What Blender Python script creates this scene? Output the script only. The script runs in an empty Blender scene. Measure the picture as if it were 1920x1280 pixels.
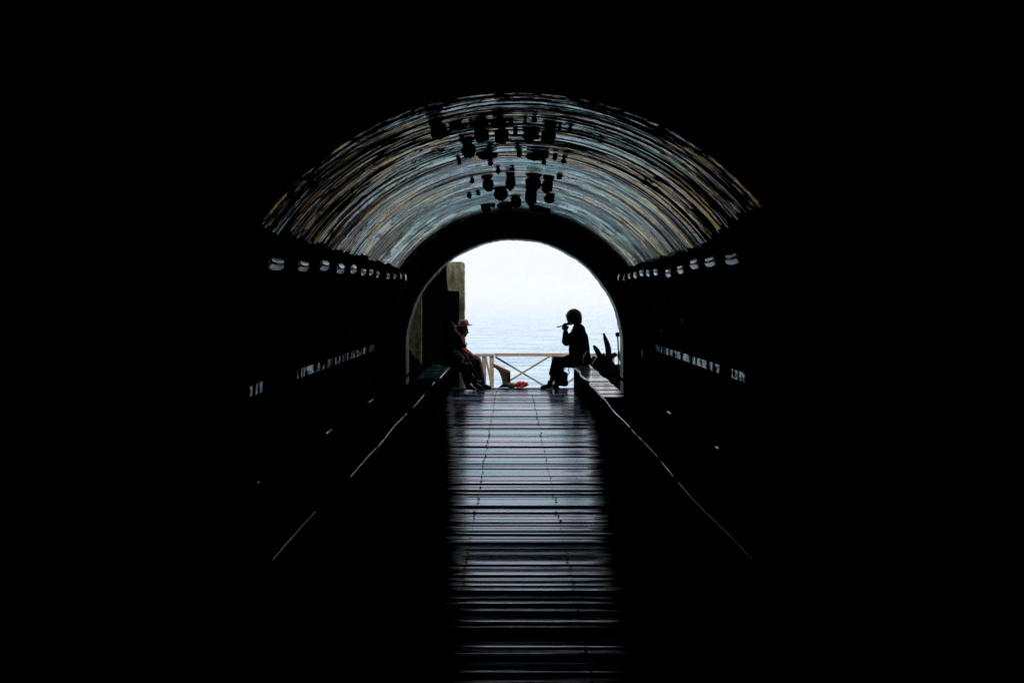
import bpy, bmesh, math, random
from mathutils import Vector, Matrix
random.seed(7)
R = math.radians
sc = bpy.context.scene
C = sc.collection
F = 1840.0          # focal length in pixels of the 1920 px wide photograph
CZ = 1.46           # eye height above the boardwalk

# ------------------------------------------------------------------ camera
cam = bpy.data.cameras.new('camera')
camo = bpy.data.objects.new('camera', cam); C.objects.link(camo)
camo.location = (0, 0, CZ); camo.rotation_euler = (R(90), 0, 0)
cam.sensor_width = 36; cam.lens = F / 1920 * 36
cam.shift_y = -80 / 1920
cam.clip_start = 0.05; cam.clip_end = 20000
sc.camera = camo

# ------------------------------------------------------------------ world, sun, exposure
SUN_EL, SUN_AZ = 45, 120          # azimuth measured from +Y (the sea) towards +X
w = bpy.data.worlds.new('World'); sc.world = w; w.use_nodes = True
nt = w.node_tree; nt.nodes.clear()
sky = nt.nodes.new('ShaderNodeTexSky'); sky.sky_type = 'NISHITA'; sky.sun_disc = False
sky.sun_elevation = R(SUN_EL); sky.sun_rotation = R(SUN_AZ)
sky.air_density = 1.0; sky.dust_density = 6.0; sky.ozone_density = 1.0
hs = nt.nodes.new('ShaderNodeHueSaturation'); hs.inputs['Saturation'].default_value = 0.30
bg = nt.nodes.new('ShaderNodeBackground'); bg.inputs['Strength'].default_value = 0.145
wo = nt.nodes.new('ShaderNodeOutputWorld')
mx = nt.nodes.new('ShaderNodeMix'); mx.data_type = 'RGBA'; mx.inputs[0].default_value = 0.65; mx.inputs[7].default_value = (2.38, 2.36, 2.42, 1)   # even cloud cover over the clear sky
nt.links.new(sky.outputs[0], hs.inputs['Color']); nt.links.new(hs.outputs[0], mx.inputs[6]); nt.links.new(mx.outputs[2], bg.inputs['Color'])
nt.links.new(bg.outputs[0], wo.inputs['Surface'])
sl = bpy.data.lights.new('sun', 'SUN'); sl.energy = 1.2; sl.angle = R(14); sl.color = (1, 0.96, 0.9)
so = bpy.data.objects.new('sun', sl); C.objects.link(so)
sd = Vector((math.sin(R(SUN_AZ)) * math.cos(R(SUN_EL)), math.cos(R(SUN_AZ)) * math.cos(R(SUN_EL)), math.sin(R(SUN_EL))))
so.rotation_euler = sd.to_track_quat('Z', 'Y').to_euler()
sc.view_settings.view_transform = 'Standard'; sc.view_settings.look = 'None'
sc.view_settings.exposure = 1.86; sc.view_settings.gamma = 1.0
sc.cycles.max_bounces = 6; sc.cycles.diffuse_bounces = 3; sc.cycles.glossy_bounces = 3
sc.cycles.volume_bounces = 1
sc.cycles.sample_clamp_indirect = 4.0
sc.cycles.use_denoising = True; sc.cycles.denoiser = 'OPENIMAGEDENOISE'; sc.cycles.denoising_prefilter = 'NONE'

# ------------------------------------------------------------------ helpers
def P(px, py, d):
    """a point d metres in front of the camera, where the photograph (1920 x 1280) has pixel px, py"""
    return Vector(((px - 960) * d / F, d, CZ + (560 - py) * d / F))

def tag(o, label=None, cat=None, group=None, kind=None):
    if label: o['label'] = label
    if cat: o['category'] = cat
    if group: o['group'] = group
    if kind: o['kind'] = kind
    return o

def empty(name, loc=(0, 0, 0)):
    o = bpy.data.objects.new(name, None); C.objects.link(o); o.location = loc
    o.empty_display_size = 0.1
    return o

def link(name, me, m, parent=None, smooth=False):
    o = bpy.data.objects.new(name, me); C.objects.link(o)
    if m: me.materials.append(m)
    if smooth:
        for p in me.polygons: p.use_smooth = True
    if parent:
        bpy.context.view_layer.update()
        o.parent = parent; o.matrix_parent_inverse = Matrix.Translation(-Vector(parent.location)) if parent.parent is None else Matrix.Identity(4)
    return o

def obj(name, bm, m, parent=None, smooth=False, bevel=0):
    me = bpy.data.meshes.new(name)
    if bevel:
        bmesh.ops.bevel(bm, geom=list(bm.edges), offset=bevel, segments=2, affect='EDGES', clamp_overlap=True)
    bmesh.ops.recalc_face_normals(bm, faces=list(bm.faces))
    bm.to_mesh(me); bm.free()
    return link(name, me, m, parent, smooth)

def box(bm, x0, x1, y0, y1, z0, z1, rot=None):
    vs = [bm.verts.new((x, y, z)) for x in (x0, x1) for y in (y0, y1) for z in (z0, z1)]
    for f in ((0, 1, 3, 2), (4, 6, 7, 5), (0, 4, 5, 1), (2, 3, 7, 6), (0, 2, 6, 4), (1, 5, 7, 3)):
        bm.faces.new([vs[i] for i in f])
    if rot:
        c = Vector(((x0 + x1) / 2, (y0 + y1) / 2, (z0 + z1) / 2))
        m = Matrix.Translation(c) @ rot @ Matrix.Translation(-c)
        for v in vs: v.co = m @ v.co
    return vs

def beam(bm, a, b, wy, wz):
    """a squared timber from a to b, wy across (along y-ish), wz deep"""
    a, b = Vector(a), Vector(b); d = (b - a).normalized()
    side = Vector((0, 1, 0)) if abs(d.y) < 0.9 else Vector((1, 0, 0))
    up = d.cross(side).normalized(); side = up.cross(d).normalized()
    vs = []
    for p in (a, b):
        for s, t in ((-1, -1), (1, -1), (1, 1), (-1, 1)):
            vs.append(bm.verts.new(p + side * s * wy / 2 + up * t * wz / 2))
    for f in ((0, 1, 2, 3), (7, 6, 5, 4), (0, 4, 5, 1), (1, 5, 6, 2), (2, 6, 7, 3), (3, 7, 4, 0)):
        bm.faces.new([vs[i] for i in f])

def tube(bm, pts, rad, n=8, cap=True):
    """swept tube; rad is a number or one per point"""
    pts = [Vector(p) for p in pts]
    rs = rad if isinstance(rad, (list, tuple)) else [rad] * len(pts)
    ref = Vector((0.13, 0.21, 0.97)); rings = []
    for i, p in enumerate(pts):
        d = (pts[min(i + 1, len(pts) - 1)] - pts[max(i - 1, 0)]).normalized()
        if abs(d.dot(ref)) > 0.95: ref = Vector((0.97, 0.1, 0.1))
        u = d.cross(ref).normalized(); v = d.cross(u)
        rings.append([bm.verts.new(p + (u * math.cos(2 * math.pi * k / n) + v * math.sin(2 * math.pi * k / n)) * rs[i]) for k in range(n)])
    for a, b in zip(rings, rings[1:]):
        for k in range(n):
            bm.faces.new((a[k], a[(k + 1) % n], b[(k + 1) % n], b[k]))
    if cap:
        bm.faces.new(rings[0]); bm.faces.new(rings[-1][::-1])

def ball(bm, c, r, sub=2):
    r = (r, r, r) if isinstance(r, (int, float)) else r
    m = Matrix.Translation(Vector(c)) @ Matrix.Diagonal((*r, 1))
    return bmesh.ops.create_icosphere(bm, subdivisions=sub, radius=1, matrix=m)['verts']

def cone(bm, a, ra, b, rb, n=14):
    """round-ended tapered limb"""
    a, b = Vector(a), Vector(b)
    tube(bm, [a, b], [ra, rb], n)
    ball(bm, a, ra, 3); ball(bm, b, rb, 3)

def organic(name, bm, m, parent=None, voxel=0.009, smooth_it=4):
    """fuse limbs into one continuous surface"""
    me = bpy.data.meshes.new(name); bm.to_mesh(me); bm.free()
    t = bpy.data.objects.new(name + '_tmp', me); C.objects.link(t)
    md = t.modifiers.new('r', 'REMESH'); md.mode = 'VOXEL'; md.voxel_size = voxel
    sm = t.modifiers.new('s', 'SMOOTH'); sm.iterations = smooth_it; sm.factor = 0.5
    dg = bpy.context.evaluated_depsgraph_get(); dg.update()
    me2 = bpy.data.meshes.new_from_object(t.evaluated_get(dg)); me2.name = name
    bpy.data.objects.remove(t, do_unlink=True)
    me2.materials.clear()
    return link(name, me2, m, parent, True)

# ------------------------------------------------------------------ materials
def mat(name, col, rough=0.8, spec=0.5, metal=0.0, noise=None, bump=0.0, bscale=40, ior=1.5):
    m = bpy.data.materials.new(name); m.use_nodes = True
    n = m.node_tree; b = n.nodes['Principled BSDF']
    b.inputs['Base Color'].default_value = (*col, 1); b.inputs['Roughness'].default_value = rough
    b.inputs['Specular IOR Level'].default_value = spec; b.inputs['Metallic'].default_value = metal
    b.inputs['IOR'].default_value = ior
    tc = n.nodes.new('ShaderNodeTexCoord')
    if noise:
        col2, scale, stretch = noise
        mp = n.nodes.new('ShaderNodeMapping'); mp.inputs['Scale'].default_value = stretch
        nz = n.nodes.new('ShaderNodeTexNoise'); nz.inputs['Scale'].default_value = scale; nz.inputs['Detail'].default_value = 6
        nz.inputs['Roughness'].default_value = 0.65
        cr = n.nodes.new('ShaderNodeValToRGB')
        cr.color_ramp.elements[0].position = 0.35; cr.color_ramp.elements[1].position = 0.66
        cr.color_ramp.elements[0].color = (*col, 1); cr.color_ramp.elements[1].color = (*col2, 1)
        n.links.new(tc.outputs['Object'], mp.inputs[0]); n.links.new(mp.outputs[0], nz.inputs['Vector'])
        n.links.new(nz.outputs['Fac'], cr.inputs[0]); n.links.new(cr.outputs[0], b.inputs['Base Color'])
    if bump:
        nb = n.nodes.new('ShaderNodeTexNoise'); nb.inputs['Scale'].default_value = bscale; nb.inputs['Detail'].default_value = 5
        bp = n.nodes.new('ShaderNodeBump'); bp.inputs['Strength'].default_value = bump; bp.inputs['Distance'].default_value = 0.01
        n.links.new(tc.outputs['Object'], nb.inputs['Vector']); n.links.new(nb.outputs['Fac'], bp.inputs['Height'])
        n.links.new(bp.outputs[0], b.inputs['Normal'])
    return m

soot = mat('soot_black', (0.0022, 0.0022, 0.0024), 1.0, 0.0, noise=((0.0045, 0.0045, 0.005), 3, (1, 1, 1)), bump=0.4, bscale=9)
black_paint = mat('black_paint', (0.003, 0.0032, 0.0035), 0.9, 0.04, bump=0.2)
rail_wood = mat('rail_wood', (0.20, 0.13, 0.085), 0.75, 0.3, noise=((0.38, 0.29, 0.215), 6, (1, 1, 8)), bump=0.3, bscale=30)
grey_wood = mat('grey_wood', (0.17, 0.14, 0.11), 0.8, 0.3, noise=((0.34, 0.30, 0.26), 7, (8, 1, 1)), bump=0.3, bscale=30)
concrete = mat('mossy_concrete', (0.09, 0.13, 0.02), 0.95, 0.1, noise=((0.62, 0.60, 0.50), 3.2, (5, 5, 1.3)), bump=0.8, bscale=14)
moss_concrete = mat('yellow_moss_concrete', (0.10, 0.11, 0.02), 0.95, 0.1, noise=((0.80, 0.80, 0.48), 9, (1.5, 1.5, 0.8)), bump=0.8, bscale=14)
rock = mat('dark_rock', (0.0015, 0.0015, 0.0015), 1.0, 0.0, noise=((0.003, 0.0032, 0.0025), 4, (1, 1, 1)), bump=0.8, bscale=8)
galv = mat('pale_galvanised_steel', (0.62, 0.68, 0.72), 0.26, 0.6, metal=0.85, noise=((0.82, 0.86, 0.88), 30, (1, 1, 1)), bump=0.15)
blue_steel = mat('blue_grey_sleeve', (0.05, 0.09, 0.16), 0.4, 0.5)
dark_steel = mat('dark_steel', (0.006, 0.006, 0.007), 0.7, 0.1)
cactus_m = mat('cactus_green', (0.003, 0.006, 0.003), 0.8, 0.05, bump=0.4, bscale=60)
coat_m = mat('black_wool', (0.002, 0.002, 0.003), 0.95, 0.0, bump=0.3, bscale=90)
hair_m = mat('black_hair', (0.004, 0.0035, 0.003), 0.6, 0.15, bump=0.5, bscale=120)
skin_m = mat('skin', (0.16, 0.085, 0.055), 0.6, 0.3)
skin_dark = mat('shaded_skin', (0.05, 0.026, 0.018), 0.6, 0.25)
shoe_m = mat('black_leather', (0.005, 0.006, 0.006), 0.35, 0.35)

# ------------------------------------------------------------------ setting: sea, landing, hillside
AX, AZ = 0.04, 0.69      # axis of the vault
RV, RO = 2.20, 1.72      # vault radius, opening radius
YP = 16.0                # outer face of the end wall

def sea_material():
    m = bpy.data.materials.new('sea_water'); m.use_nodes = True; n = m.node_tree; b = n.nodes['Principled BSDF']
    b.inputs['Base Color'].default_value = (0.11, 0.19, 0.25, 1); b.inputs['Roughness'].default_value = 0.25; b.inputs['IOR'].default_value = 1.33
    g = n.nodes.new('ShaderNodeNewGeometry'); mp = n.nodes.new('ShaderNodeMapping'); mp.inputs['Scale'].default_value = (0.12, 0.34, 0.3)
    n.links.new(g.outputs['Position'], mp.inputs[0])
    a = n.nodes.new('ShaderNodeTexNoise'); a.inputs['Scale'].default_value = 1.0; a.inputs['Detail'].default_value = 8; a.inputs['Roughness'].default_value = 0.62
    n.links.new(mp.outputs[0], a.inputs['Vector'])
    cr = n.nodes.new('ShaderNodeValToRGB'); cr.color_ramp.elements[0].position = 0.4; cr.color_ramp.elements[0].color = (0.06, 0.16, 0.26, 1); cr.color_ramp.elements[1].position = 0.62; cr.color_ramp.elements[1].color = (0.28, 0.40, 0.50, 1)
    n.links.new(a.outputs['Fac'], cr.inputs[0]); n.links.new(cr.outputs[0], b.inputs['Base Color'])
    bp = n.nodes.new('ShaderNodeBump'); bp.inputs['Strength'].default_value = 1.0; bp.inputs['Distance'].default_value = 1.8
    n.links.new(a.outputs['Fac'], bp.inputs['Height']); n.links.new(bp.outputs[0], b.inputs['Normal'])
    return m
bm = bmesh.new()
vs = [bm.verts.new(c) for c in ((-3900, -150, -8), (3900, -150, -8), (3900, 5900, -8), (-3900, 5900, -8))]; bm.faces.new(vs)
tag(obj('sea', bm, sea_material()), kind='structure')

bm = bmesh.new(); box(bm, -7, 7, 16.1, 19.3, -9, -0.6)
tag(obj('landing', bm, mat('landing_stone', (0.16, 0.15, 0.13), 0.9, 0.2, noise=((0.26, 0.25, 0.22), 4, (1, 1, 1)), bump=0.6)), kind='structure')

bm = bmesh.new()
box(bm, -45, -2.9, -12, 15.9, -9, 3.7); box(bm, 2.9, 45, -12, 15.9, -9, 3.7)
box(bm, -2.9, 2.9, -12, -6.6, -9, 3.7); box(bm, -2.9, 2.9, -6.6, 15.6, 3.3, 3.7); box(bm, -2.9, 2.9, -6.6, 15.9, -9, -0.5)
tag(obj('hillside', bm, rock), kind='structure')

# ------------------------------------------------------------------ tunnel (thing) : wall, vault lining, end wall
tun = empty('tunnel', (AX, 5, 0)); tag(tun, 'long dark barrel vaulted tunnel whose round mouth frames the sea', 'tunnel')
TH = 54.0
ANG = [-90 + 1.25 * k for k in range(145)]
def vpt(deg, y, r): return (AX + r * math.sin(R(deg)), y, AZ + r * math.cos(R(deg)))
bm = bmesh.new()
prof = [(AX - RV, -0.12)] + [(vpt(a, 0, RV)[0], vpt(a, 0, RV)[2]) for a in range(-90, 91, 3)] + [(AX + RV, -0.12)]
prof_o = [(AX + (x - AX) * 1.18, AZ + (z - AZ) * 1.12) for x, z in prof]
for pr in (prof, prof_o):
    rings = [[bm.verts.new((x, y, z)) for x, z in pr] for y in (-6.4, 2, 6, 10, 14, 15.56)]
    for a, b in zip(rings, rings[1:]):
        for k in range(len(pr) - 1): bm.faces.new((a[k], a[k + 1], b[k + 1], b[k]))
box(bm, -2.8, 2.8, -6.55, -6.4, -0.2, 3.3)  # unseen cap behind the camera, added to keep light out
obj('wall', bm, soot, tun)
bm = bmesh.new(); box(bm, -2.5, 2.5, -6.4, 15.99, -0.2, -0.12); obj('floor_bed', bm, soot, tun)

# end wall with the round opening
def opening(r):
    pts = [(AX - r, -0.3)] + [(AX + r * math.sin(R(a)), AZ + r * math.cos(R(a))) for a in ANG] + [(AX + r, -0.3)]
    return pts
bm = bmesh.new()
rnd = random.Random(3)
def ring_wall(bm, y0, y1, ri, ro_pts):
    inn = opening(ri); n = len(inn)
    jit = [rnd.uniform(-0.003, 0.004) + 0.003 * math.sin(_ * 0.31) for _ in range(n)]
    def outer(i):
        return ro_pts[i]
    V = {}
    for tagk, y in (('a', y0), ('b', y1)):
        for i in range(n):
            x, z = inn[i]; k = 1 + jit[i] * (1 if tagk == 'b' else 0.6)
            V[tagk, 'i', i] = bm.verts.new((AX + (x - AX) * k, y, AZ + (z - AZ) * k if i not in (0, n - 1) else z))
            x, z = outer(i); V[tagk, 'o', i] = bm.verts.new((x, y, z))
    for i in range(n - 1):
        bm.faces.new((V['a', 'i', i], V['a', 'i', i + 1], V['a', 'o', i + 1], V['a', 'o', i]))
        bm.faces.new((V['b', 'i', i], V['b', 'o', i], V['b', 'o', i + 1], V['b', 'i', i + 1]))
        bm.faces.new((V['a', 'i', i], V['b', 'i', i], V['b', 'i', i + 1], V['a', 'i', i + 1]))
        bm.faces.new((V['a', 'o', i], V['a', 'o', i + 1], V['b', 'o', i + 1], V['b', 'o', i]))
outer_pts = [(AX - 3.6, -0.3)] + [(AX + 3.6 * max(-1, min(1, 1.4 * math.sin(R(a)))), AZ + 3.4 * max(0, min(1, 1.4 * math.cos(R(a))))) for a in ANG] + [(AX + 3.6, -0.3)]
ring_wall(bm, 15.58, 15.82, RO + 0.05, outer_pts)
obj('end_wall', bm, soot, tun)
# weathered reveal round the mouth, catching the daylight
bm = bmesh.new()
reveal_m = mat('damp_green_stone', (0.01, 0.06, 0.05), 0.6, 0.3, noise=((0.10, 0.17, 0.14), 9, (1, 1, 1)), bump=0.9, bscale=22)
inner_o = [(AX - 1.95, -0.3)] + [(AX + 1.95 * math.sin(R(a)), AZ + 1.95 * math.cos(R(a))) for a in ANG] + [(AX + 1.95, -0.3)]
ring_wall(bm, 15.565, YP, RO, [(AX + (x - AX) * 1.025, z if z < 0 else AZ + (z - AZ) * 1.025) for x, z in opening(RO)])
obj('mouth_reveal', bm, reveal_m, tun)
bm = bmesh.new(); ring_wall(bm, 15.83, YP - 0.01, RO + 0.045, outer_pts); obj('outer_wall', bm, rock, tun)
# thin raised moulding ring on the end wall, only its edge glints
bm = bmesh.new()
tube(bm, [(AX + 1.99 * math.sin(R(a)), 15.57, AZ + 1.99 * math.cos(R(a))) for a in range(-86, -38, 2)], [0.012 if (k * 7) % 5 else 0.004 for k in range(24)], 6)
obj('moulding', bm, mat('worn_limewash', (0.5, 0.5, 0.45), 0.5, 0.5, noise=((0.02, 0.02, 0.02), 12, (1, 1, 1))), tun)

# vault lining: bent boards, every one a little twisted, with UV = (metres round the arc, metres along the tunnel)
def lining_material():
    m = bpy.data.materials.new('weathered_lining'); m.use_nodes = True; n = m.node_tree; b = n.nodes['Principled BSDF']; L = n.links
    uv = n.nodes.new('ShaderNodeUVMap'); uv.uv_map = 'UVMap'
    def noise(sx, sy, det, rough=0.6, off=0, dist=0):
        mp = n.nodes.new('ShaderNodeMapping'); mp.inputs['Scale'].default_value = (sx, sy, 1); mp.inputs['Location'].default_value = (off, off * 1.7, off)
        t = n.nodes.new('ShaderNodeTexNoise'); t.inputs['Scale'].default_value = 1; t.inputs['Detail'].default_value = det; t.inputs['Roughness'].default_value = rough
        t.inputs['Distortion'].default_value = dist
        L.new(uv.outputs[0], mp.inputs[0]); L.new(mp.outputs[0], t.inputs['Vector']); return t.outputs['Fac']
    def ramp(f, stops):
        r = n.nodes.new('ShaderNodeValToRGB'); e = r.color_ramp.elements
        while len(e) < len(stops): e.new(0.5)
        for k, (p, c) in enumerate(stops): e[k].position = p; e[k].color = (*c, 1) if len(c) == 3 else c
        L.new(f, r.inputs[0]); return r.outputs[0]
    def mix(f, a, bb, t='MIX'):
        x = n.nodes.new('ShaderNodeMix'); x.data_type = 'RGBA'; x.blend_type = t
        if isinstance(f, float): x.inputs[0].default_value = f
        else: L.new(f, x.inputs[0])
        L.new(a, x.inputs[6]); L.new(bb, x.inputs[7]); return x.outputs[2]
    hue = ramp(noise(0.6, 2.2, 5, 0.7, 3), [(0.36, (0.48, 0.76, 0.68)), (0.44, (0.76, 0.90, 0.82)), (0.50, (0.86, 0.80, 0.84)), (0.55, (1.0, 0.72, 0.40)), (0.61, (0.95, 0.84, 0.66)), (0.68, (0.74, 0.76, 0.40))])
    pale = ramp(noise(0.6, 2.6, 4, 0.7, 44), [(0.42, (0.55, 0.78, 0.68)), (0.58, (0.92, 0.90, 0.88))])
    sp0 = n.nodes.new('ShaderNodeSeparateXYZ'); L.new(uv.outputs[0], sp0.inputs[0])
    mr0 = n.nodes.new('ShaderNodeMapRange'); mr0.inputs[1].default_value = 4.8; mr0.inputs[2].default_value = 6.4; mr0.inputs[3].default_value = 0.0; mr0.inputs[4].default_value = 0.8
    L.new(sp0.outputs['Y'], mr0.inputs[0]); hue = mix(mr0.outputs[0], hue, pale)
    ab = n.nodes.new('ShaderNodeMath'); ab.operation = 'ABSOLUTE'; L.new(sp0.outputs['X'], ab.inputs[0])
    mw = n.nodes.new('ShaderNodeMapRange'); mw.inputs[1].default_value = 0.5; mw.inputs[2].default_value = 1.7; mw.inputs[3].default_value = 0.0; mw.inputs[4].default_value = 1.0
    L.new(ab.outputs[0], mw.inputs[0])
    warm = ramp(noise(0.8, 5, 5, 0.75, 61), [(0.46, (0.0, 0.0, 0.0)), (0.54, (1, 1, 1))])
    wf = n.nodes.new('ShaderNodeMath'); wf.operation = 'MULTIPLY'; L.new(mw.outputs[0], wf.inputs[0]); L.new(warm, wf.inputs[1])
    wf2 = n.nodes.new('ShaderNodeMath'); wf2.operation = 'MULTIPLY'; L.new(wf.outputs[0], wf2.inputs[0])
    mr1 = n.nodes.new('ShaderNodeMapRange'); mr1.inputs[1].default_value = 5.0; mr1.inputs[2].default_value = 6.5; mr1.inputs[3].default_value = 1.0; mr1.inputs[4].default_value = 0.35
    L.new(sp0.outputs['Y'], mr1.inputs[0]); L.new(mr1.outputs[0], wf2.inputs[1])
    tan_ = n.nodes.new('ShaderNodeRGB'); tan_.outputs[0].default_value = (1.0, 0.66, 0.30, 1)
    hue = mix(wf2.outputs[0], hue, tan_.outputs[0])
    fine = ramp(noise(0.8, 13, 7, 0.8, 11), [(0.44, (0.01, 0.01, 0.01)), (0.52, (1, 1, 1))])
    col = mix(1.0, hue, fine, 'MULTIPLY')
    # soot streaks along the boards, thickened inward to paint in the light's fall-off
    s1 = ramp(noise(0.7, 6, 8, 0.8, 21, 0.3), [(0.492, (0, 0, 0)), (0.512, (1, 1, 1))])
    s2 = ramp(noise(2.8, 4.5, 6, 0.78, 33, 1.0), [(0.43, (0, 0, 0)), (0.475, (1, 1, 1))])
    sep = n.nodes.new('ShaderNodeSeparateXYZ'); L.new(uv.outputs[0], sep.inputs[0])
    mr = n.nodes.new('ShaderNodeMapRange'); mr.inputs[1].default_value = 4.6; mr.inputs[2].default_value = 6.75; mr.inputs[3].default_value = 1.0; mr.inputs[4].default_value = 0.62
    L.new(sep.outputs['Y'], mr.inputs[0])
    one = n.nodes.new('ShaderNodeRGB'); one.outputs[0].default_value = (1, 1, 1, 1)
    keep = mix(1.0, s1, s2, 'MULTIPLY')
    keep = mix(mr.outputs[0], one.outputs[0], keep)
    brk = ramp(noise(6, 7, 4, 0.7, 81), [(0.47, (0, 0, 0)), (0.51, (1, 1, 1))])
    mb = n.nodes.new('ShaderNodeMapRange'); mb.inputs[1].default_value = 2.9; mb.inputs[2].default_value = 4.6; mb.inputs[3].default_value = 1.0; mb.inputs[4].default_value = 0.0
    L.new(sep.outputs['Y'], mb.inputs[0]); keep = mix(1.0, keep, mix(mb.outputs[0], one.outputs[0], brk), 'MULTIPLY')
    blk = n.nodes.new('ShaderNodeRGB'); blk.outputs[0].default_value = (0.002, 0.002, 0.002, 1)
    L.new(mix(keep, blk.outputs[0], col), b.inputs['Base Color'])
    L.new(hue, b.inputs['Specular Tint'])
    sp = n.nodes.new('ShaderNodeMath'); sp.operation = 'MULTIPLY'
    fs = n.nodes.new('ShaderNodeMath'); fs.operation = 'MULTIPLY'; fs.inputs[1].default_value = 1.0
    L.new(fine, fs.inputs[0]); L.new(keep, sp.inputs[0]); L.new(fs.outputs[0], sp.inputs[1]); L.new(sp.outputs[0], b.inputs['Specular IOR Level'])
    b.inputs['Roughness'].default_value = 0.15; b.inputs['IOR'].default_value = 1.6
    mk = n.nodes.new('ShaderNodeMath'); mk.operation = 'MULTIPLY'; mk.inputs[1].default_value = 0.95; L.new(keep, mk.inputs[0]); L.new(mk.outputs[0], b.inputs['Metallic'])
    bp = n.nodes.new('ShaderNodeBump'); bp.inputs['Strength'].default_value = 0.6; bp.inputs['Distance'].default_value = 0.004
    L.new(noise(1.5, 16, 4, 0.7, 5), bp.inputs['Height']); L.new(bp.outputs[0], b.inputs['Normal'])
    return m
def vault():
    bm = bmesh.new(); ul = bm.loops.layers.uv.new('UVMap'); rr = random.Random(5)
    y = 6.62
    while y < 15.55:
        wd = rr.choice([0.03, 0.045, 0.06, 0.08, 0.12]) * (y / 7) ** 1.6; y1 = min(y + wd, 15.56)
        r0 = RV - 0.035 - rr.uniform(0, 0.010)
        g_ = math.atan(1.3 / y); st = math.atan(1.35 / (16.0 - y))
        al = max(0.0, (st - g_) / 2) * 0.85 + R(rr.choice([-3.5, -1, 0, 0.5, 1.5, 2, 4]))     # tilt shaped to mirror the mouth's light towards the camera
        al = max(R(-3), min(R(11), al))
        a0 = -TH + rr.uniform(-1.0, 0.6); a1 = TH + rr.uniform(-0.6, 1.0) - 5.0 * max(0, min(1, (9.5 - y) / 2.5))
        nseg = 46; prev = None; ph = rr.uniform(0, 6); amp = rr.uniform(0.001, 0.004)
        for k in range(nseg + 1):
            a = a0 + (a1 - a0) * k / nseg
            wob = amp * math.sin(a * 0.13 + ph)
            g = 0.003 + 0.002 * math.sin(a * 0.3 + ph)
            h_ = (y1 - y) / 2; pr_ = [(y + g, RV - 0.004)]
            for q, (f, cv) in enumerate(((0, 0.0), (0.12, 1), (0.5, 1.25), (0.88, 1), (1, 0.0))):
                yy = y + g + (y1 - y - 2 * g) * f
                pr_.append((yy, r0 + wob - (yy - y - h_) * math.tan(al) + 0.004 - 0.004 * cv))
            pr_.append((y1 - g, RV - 0.004))
            ring = [bm.verts.new(vpt(a, yy, r_)) for yy, r_ in pr_]
            if prev:
                for j in range(6):
                    f = bm.faces.new((prev[j], ring[j], ring[j + 1], prev[j + 1]))
                    for lp in f.loops:
                        v = lp.vert
                        ang = prev_a if v in prev else a
                        lp[ul].uv = (R(ang) * RV, 10 - 49 / v.co.y)
            prev, prev_a = ring, a
        y = y1
    me = bpy.data.meshes.new('vault_lining'); bm.normal_update(); bm.to_mesh(me); bm.free()
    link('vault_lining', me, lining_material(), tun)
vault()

# flaking pale band painted along both walls at the springing
def band_material():
    m = bpy.data.materials.new('flaking_band'); m.use_nodes = True; n = m.node_tree; b = n.nodes['Principled BSDF']; L = n.links
    g = n.nodes.new('ShaderNodeNewGeometry')
    mp = n.nodes.new('ShaderNodeMapping'); mp.inputs['Scale'].default_value = (1, 2.6, 5)
    t = n.nodes.new('ShaderNodeTexNoise'); t.inputs['Scale'].default_value = 1.5; t.inputs['Detail'].default_value = 7; t.inputs['Roughness'].default_value = 0.72
    L.new(g.outputs['Position'], mp.inputs[0]); L.new(mp.outputs[0], t.inputs['Vector'])
    r = n.nodes.new('ShaderNodeValToRGB'); e = r.color_ramp.elements; e[0].position = 0.46; e[0].color = (0, 0, 0, 1); e[1].position = 0.48; e[1].color = (1, 1, 1, 1)
    L.new(t.outputs['Fac'], r.inputs[0])
    x = n.nodes.new('ShaderNodeMix'); x.data_type = 'RGBA'; x.inputs[6].default_value = (0.002, 0.002, 0.002, 1); x.inputs[7].default_value = (0.78, 0.90, 0.96, 1)
    L.new(r.outputs[0], x.inputs[0]); L.new(x.outputs[2], b.inputs['Base Color']); L.new(r.outputs[0], b.inputs['Specular IOR Level'])
    b.inputs['Roughness'].default_value = 0.3; L.new(r.outputs[0], b.inputs['Metallic'])
    return m
band_m = band_material()
for s, ya_, yb_ in ((-1, 7.95, 8.45), (-1, 9.7, 15.2), (1, 9.35, 9.8), (1, 10.5, 15.2)):
    bm = bmesh.new(); rr = random.Random(9 + s); y = ya_; prev = None
    xw = AX + s * (RV - 0.003)
    while y < yb_:
        ln = rr.uniform(0.12, 0.45); t = rr.uniform(0.012, 0.034)
        for yy, tt in ((y, t), (y + ln, t * 0.25)):
            ring = [bm.verts.new(v) for v in ((xw, yy, AZ - .03), (xw - s * tt, yy, AZ - .03), (xw - s * tt, yy, AZ + .06), (xw, yy, AZ + .06))]
            if prev:
                for q in range(4): bm.faces.new((prev[q], prev[(q + 1) % 4], ring[(q + 1) % 4], ring[q]))
            else: bm.faces.new(ring)
            prev = ring
        y += ln + 0.01
    bm.faces.new(prev[::-1])
    obj('wall_band', bm, band_m, tun)

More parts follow.
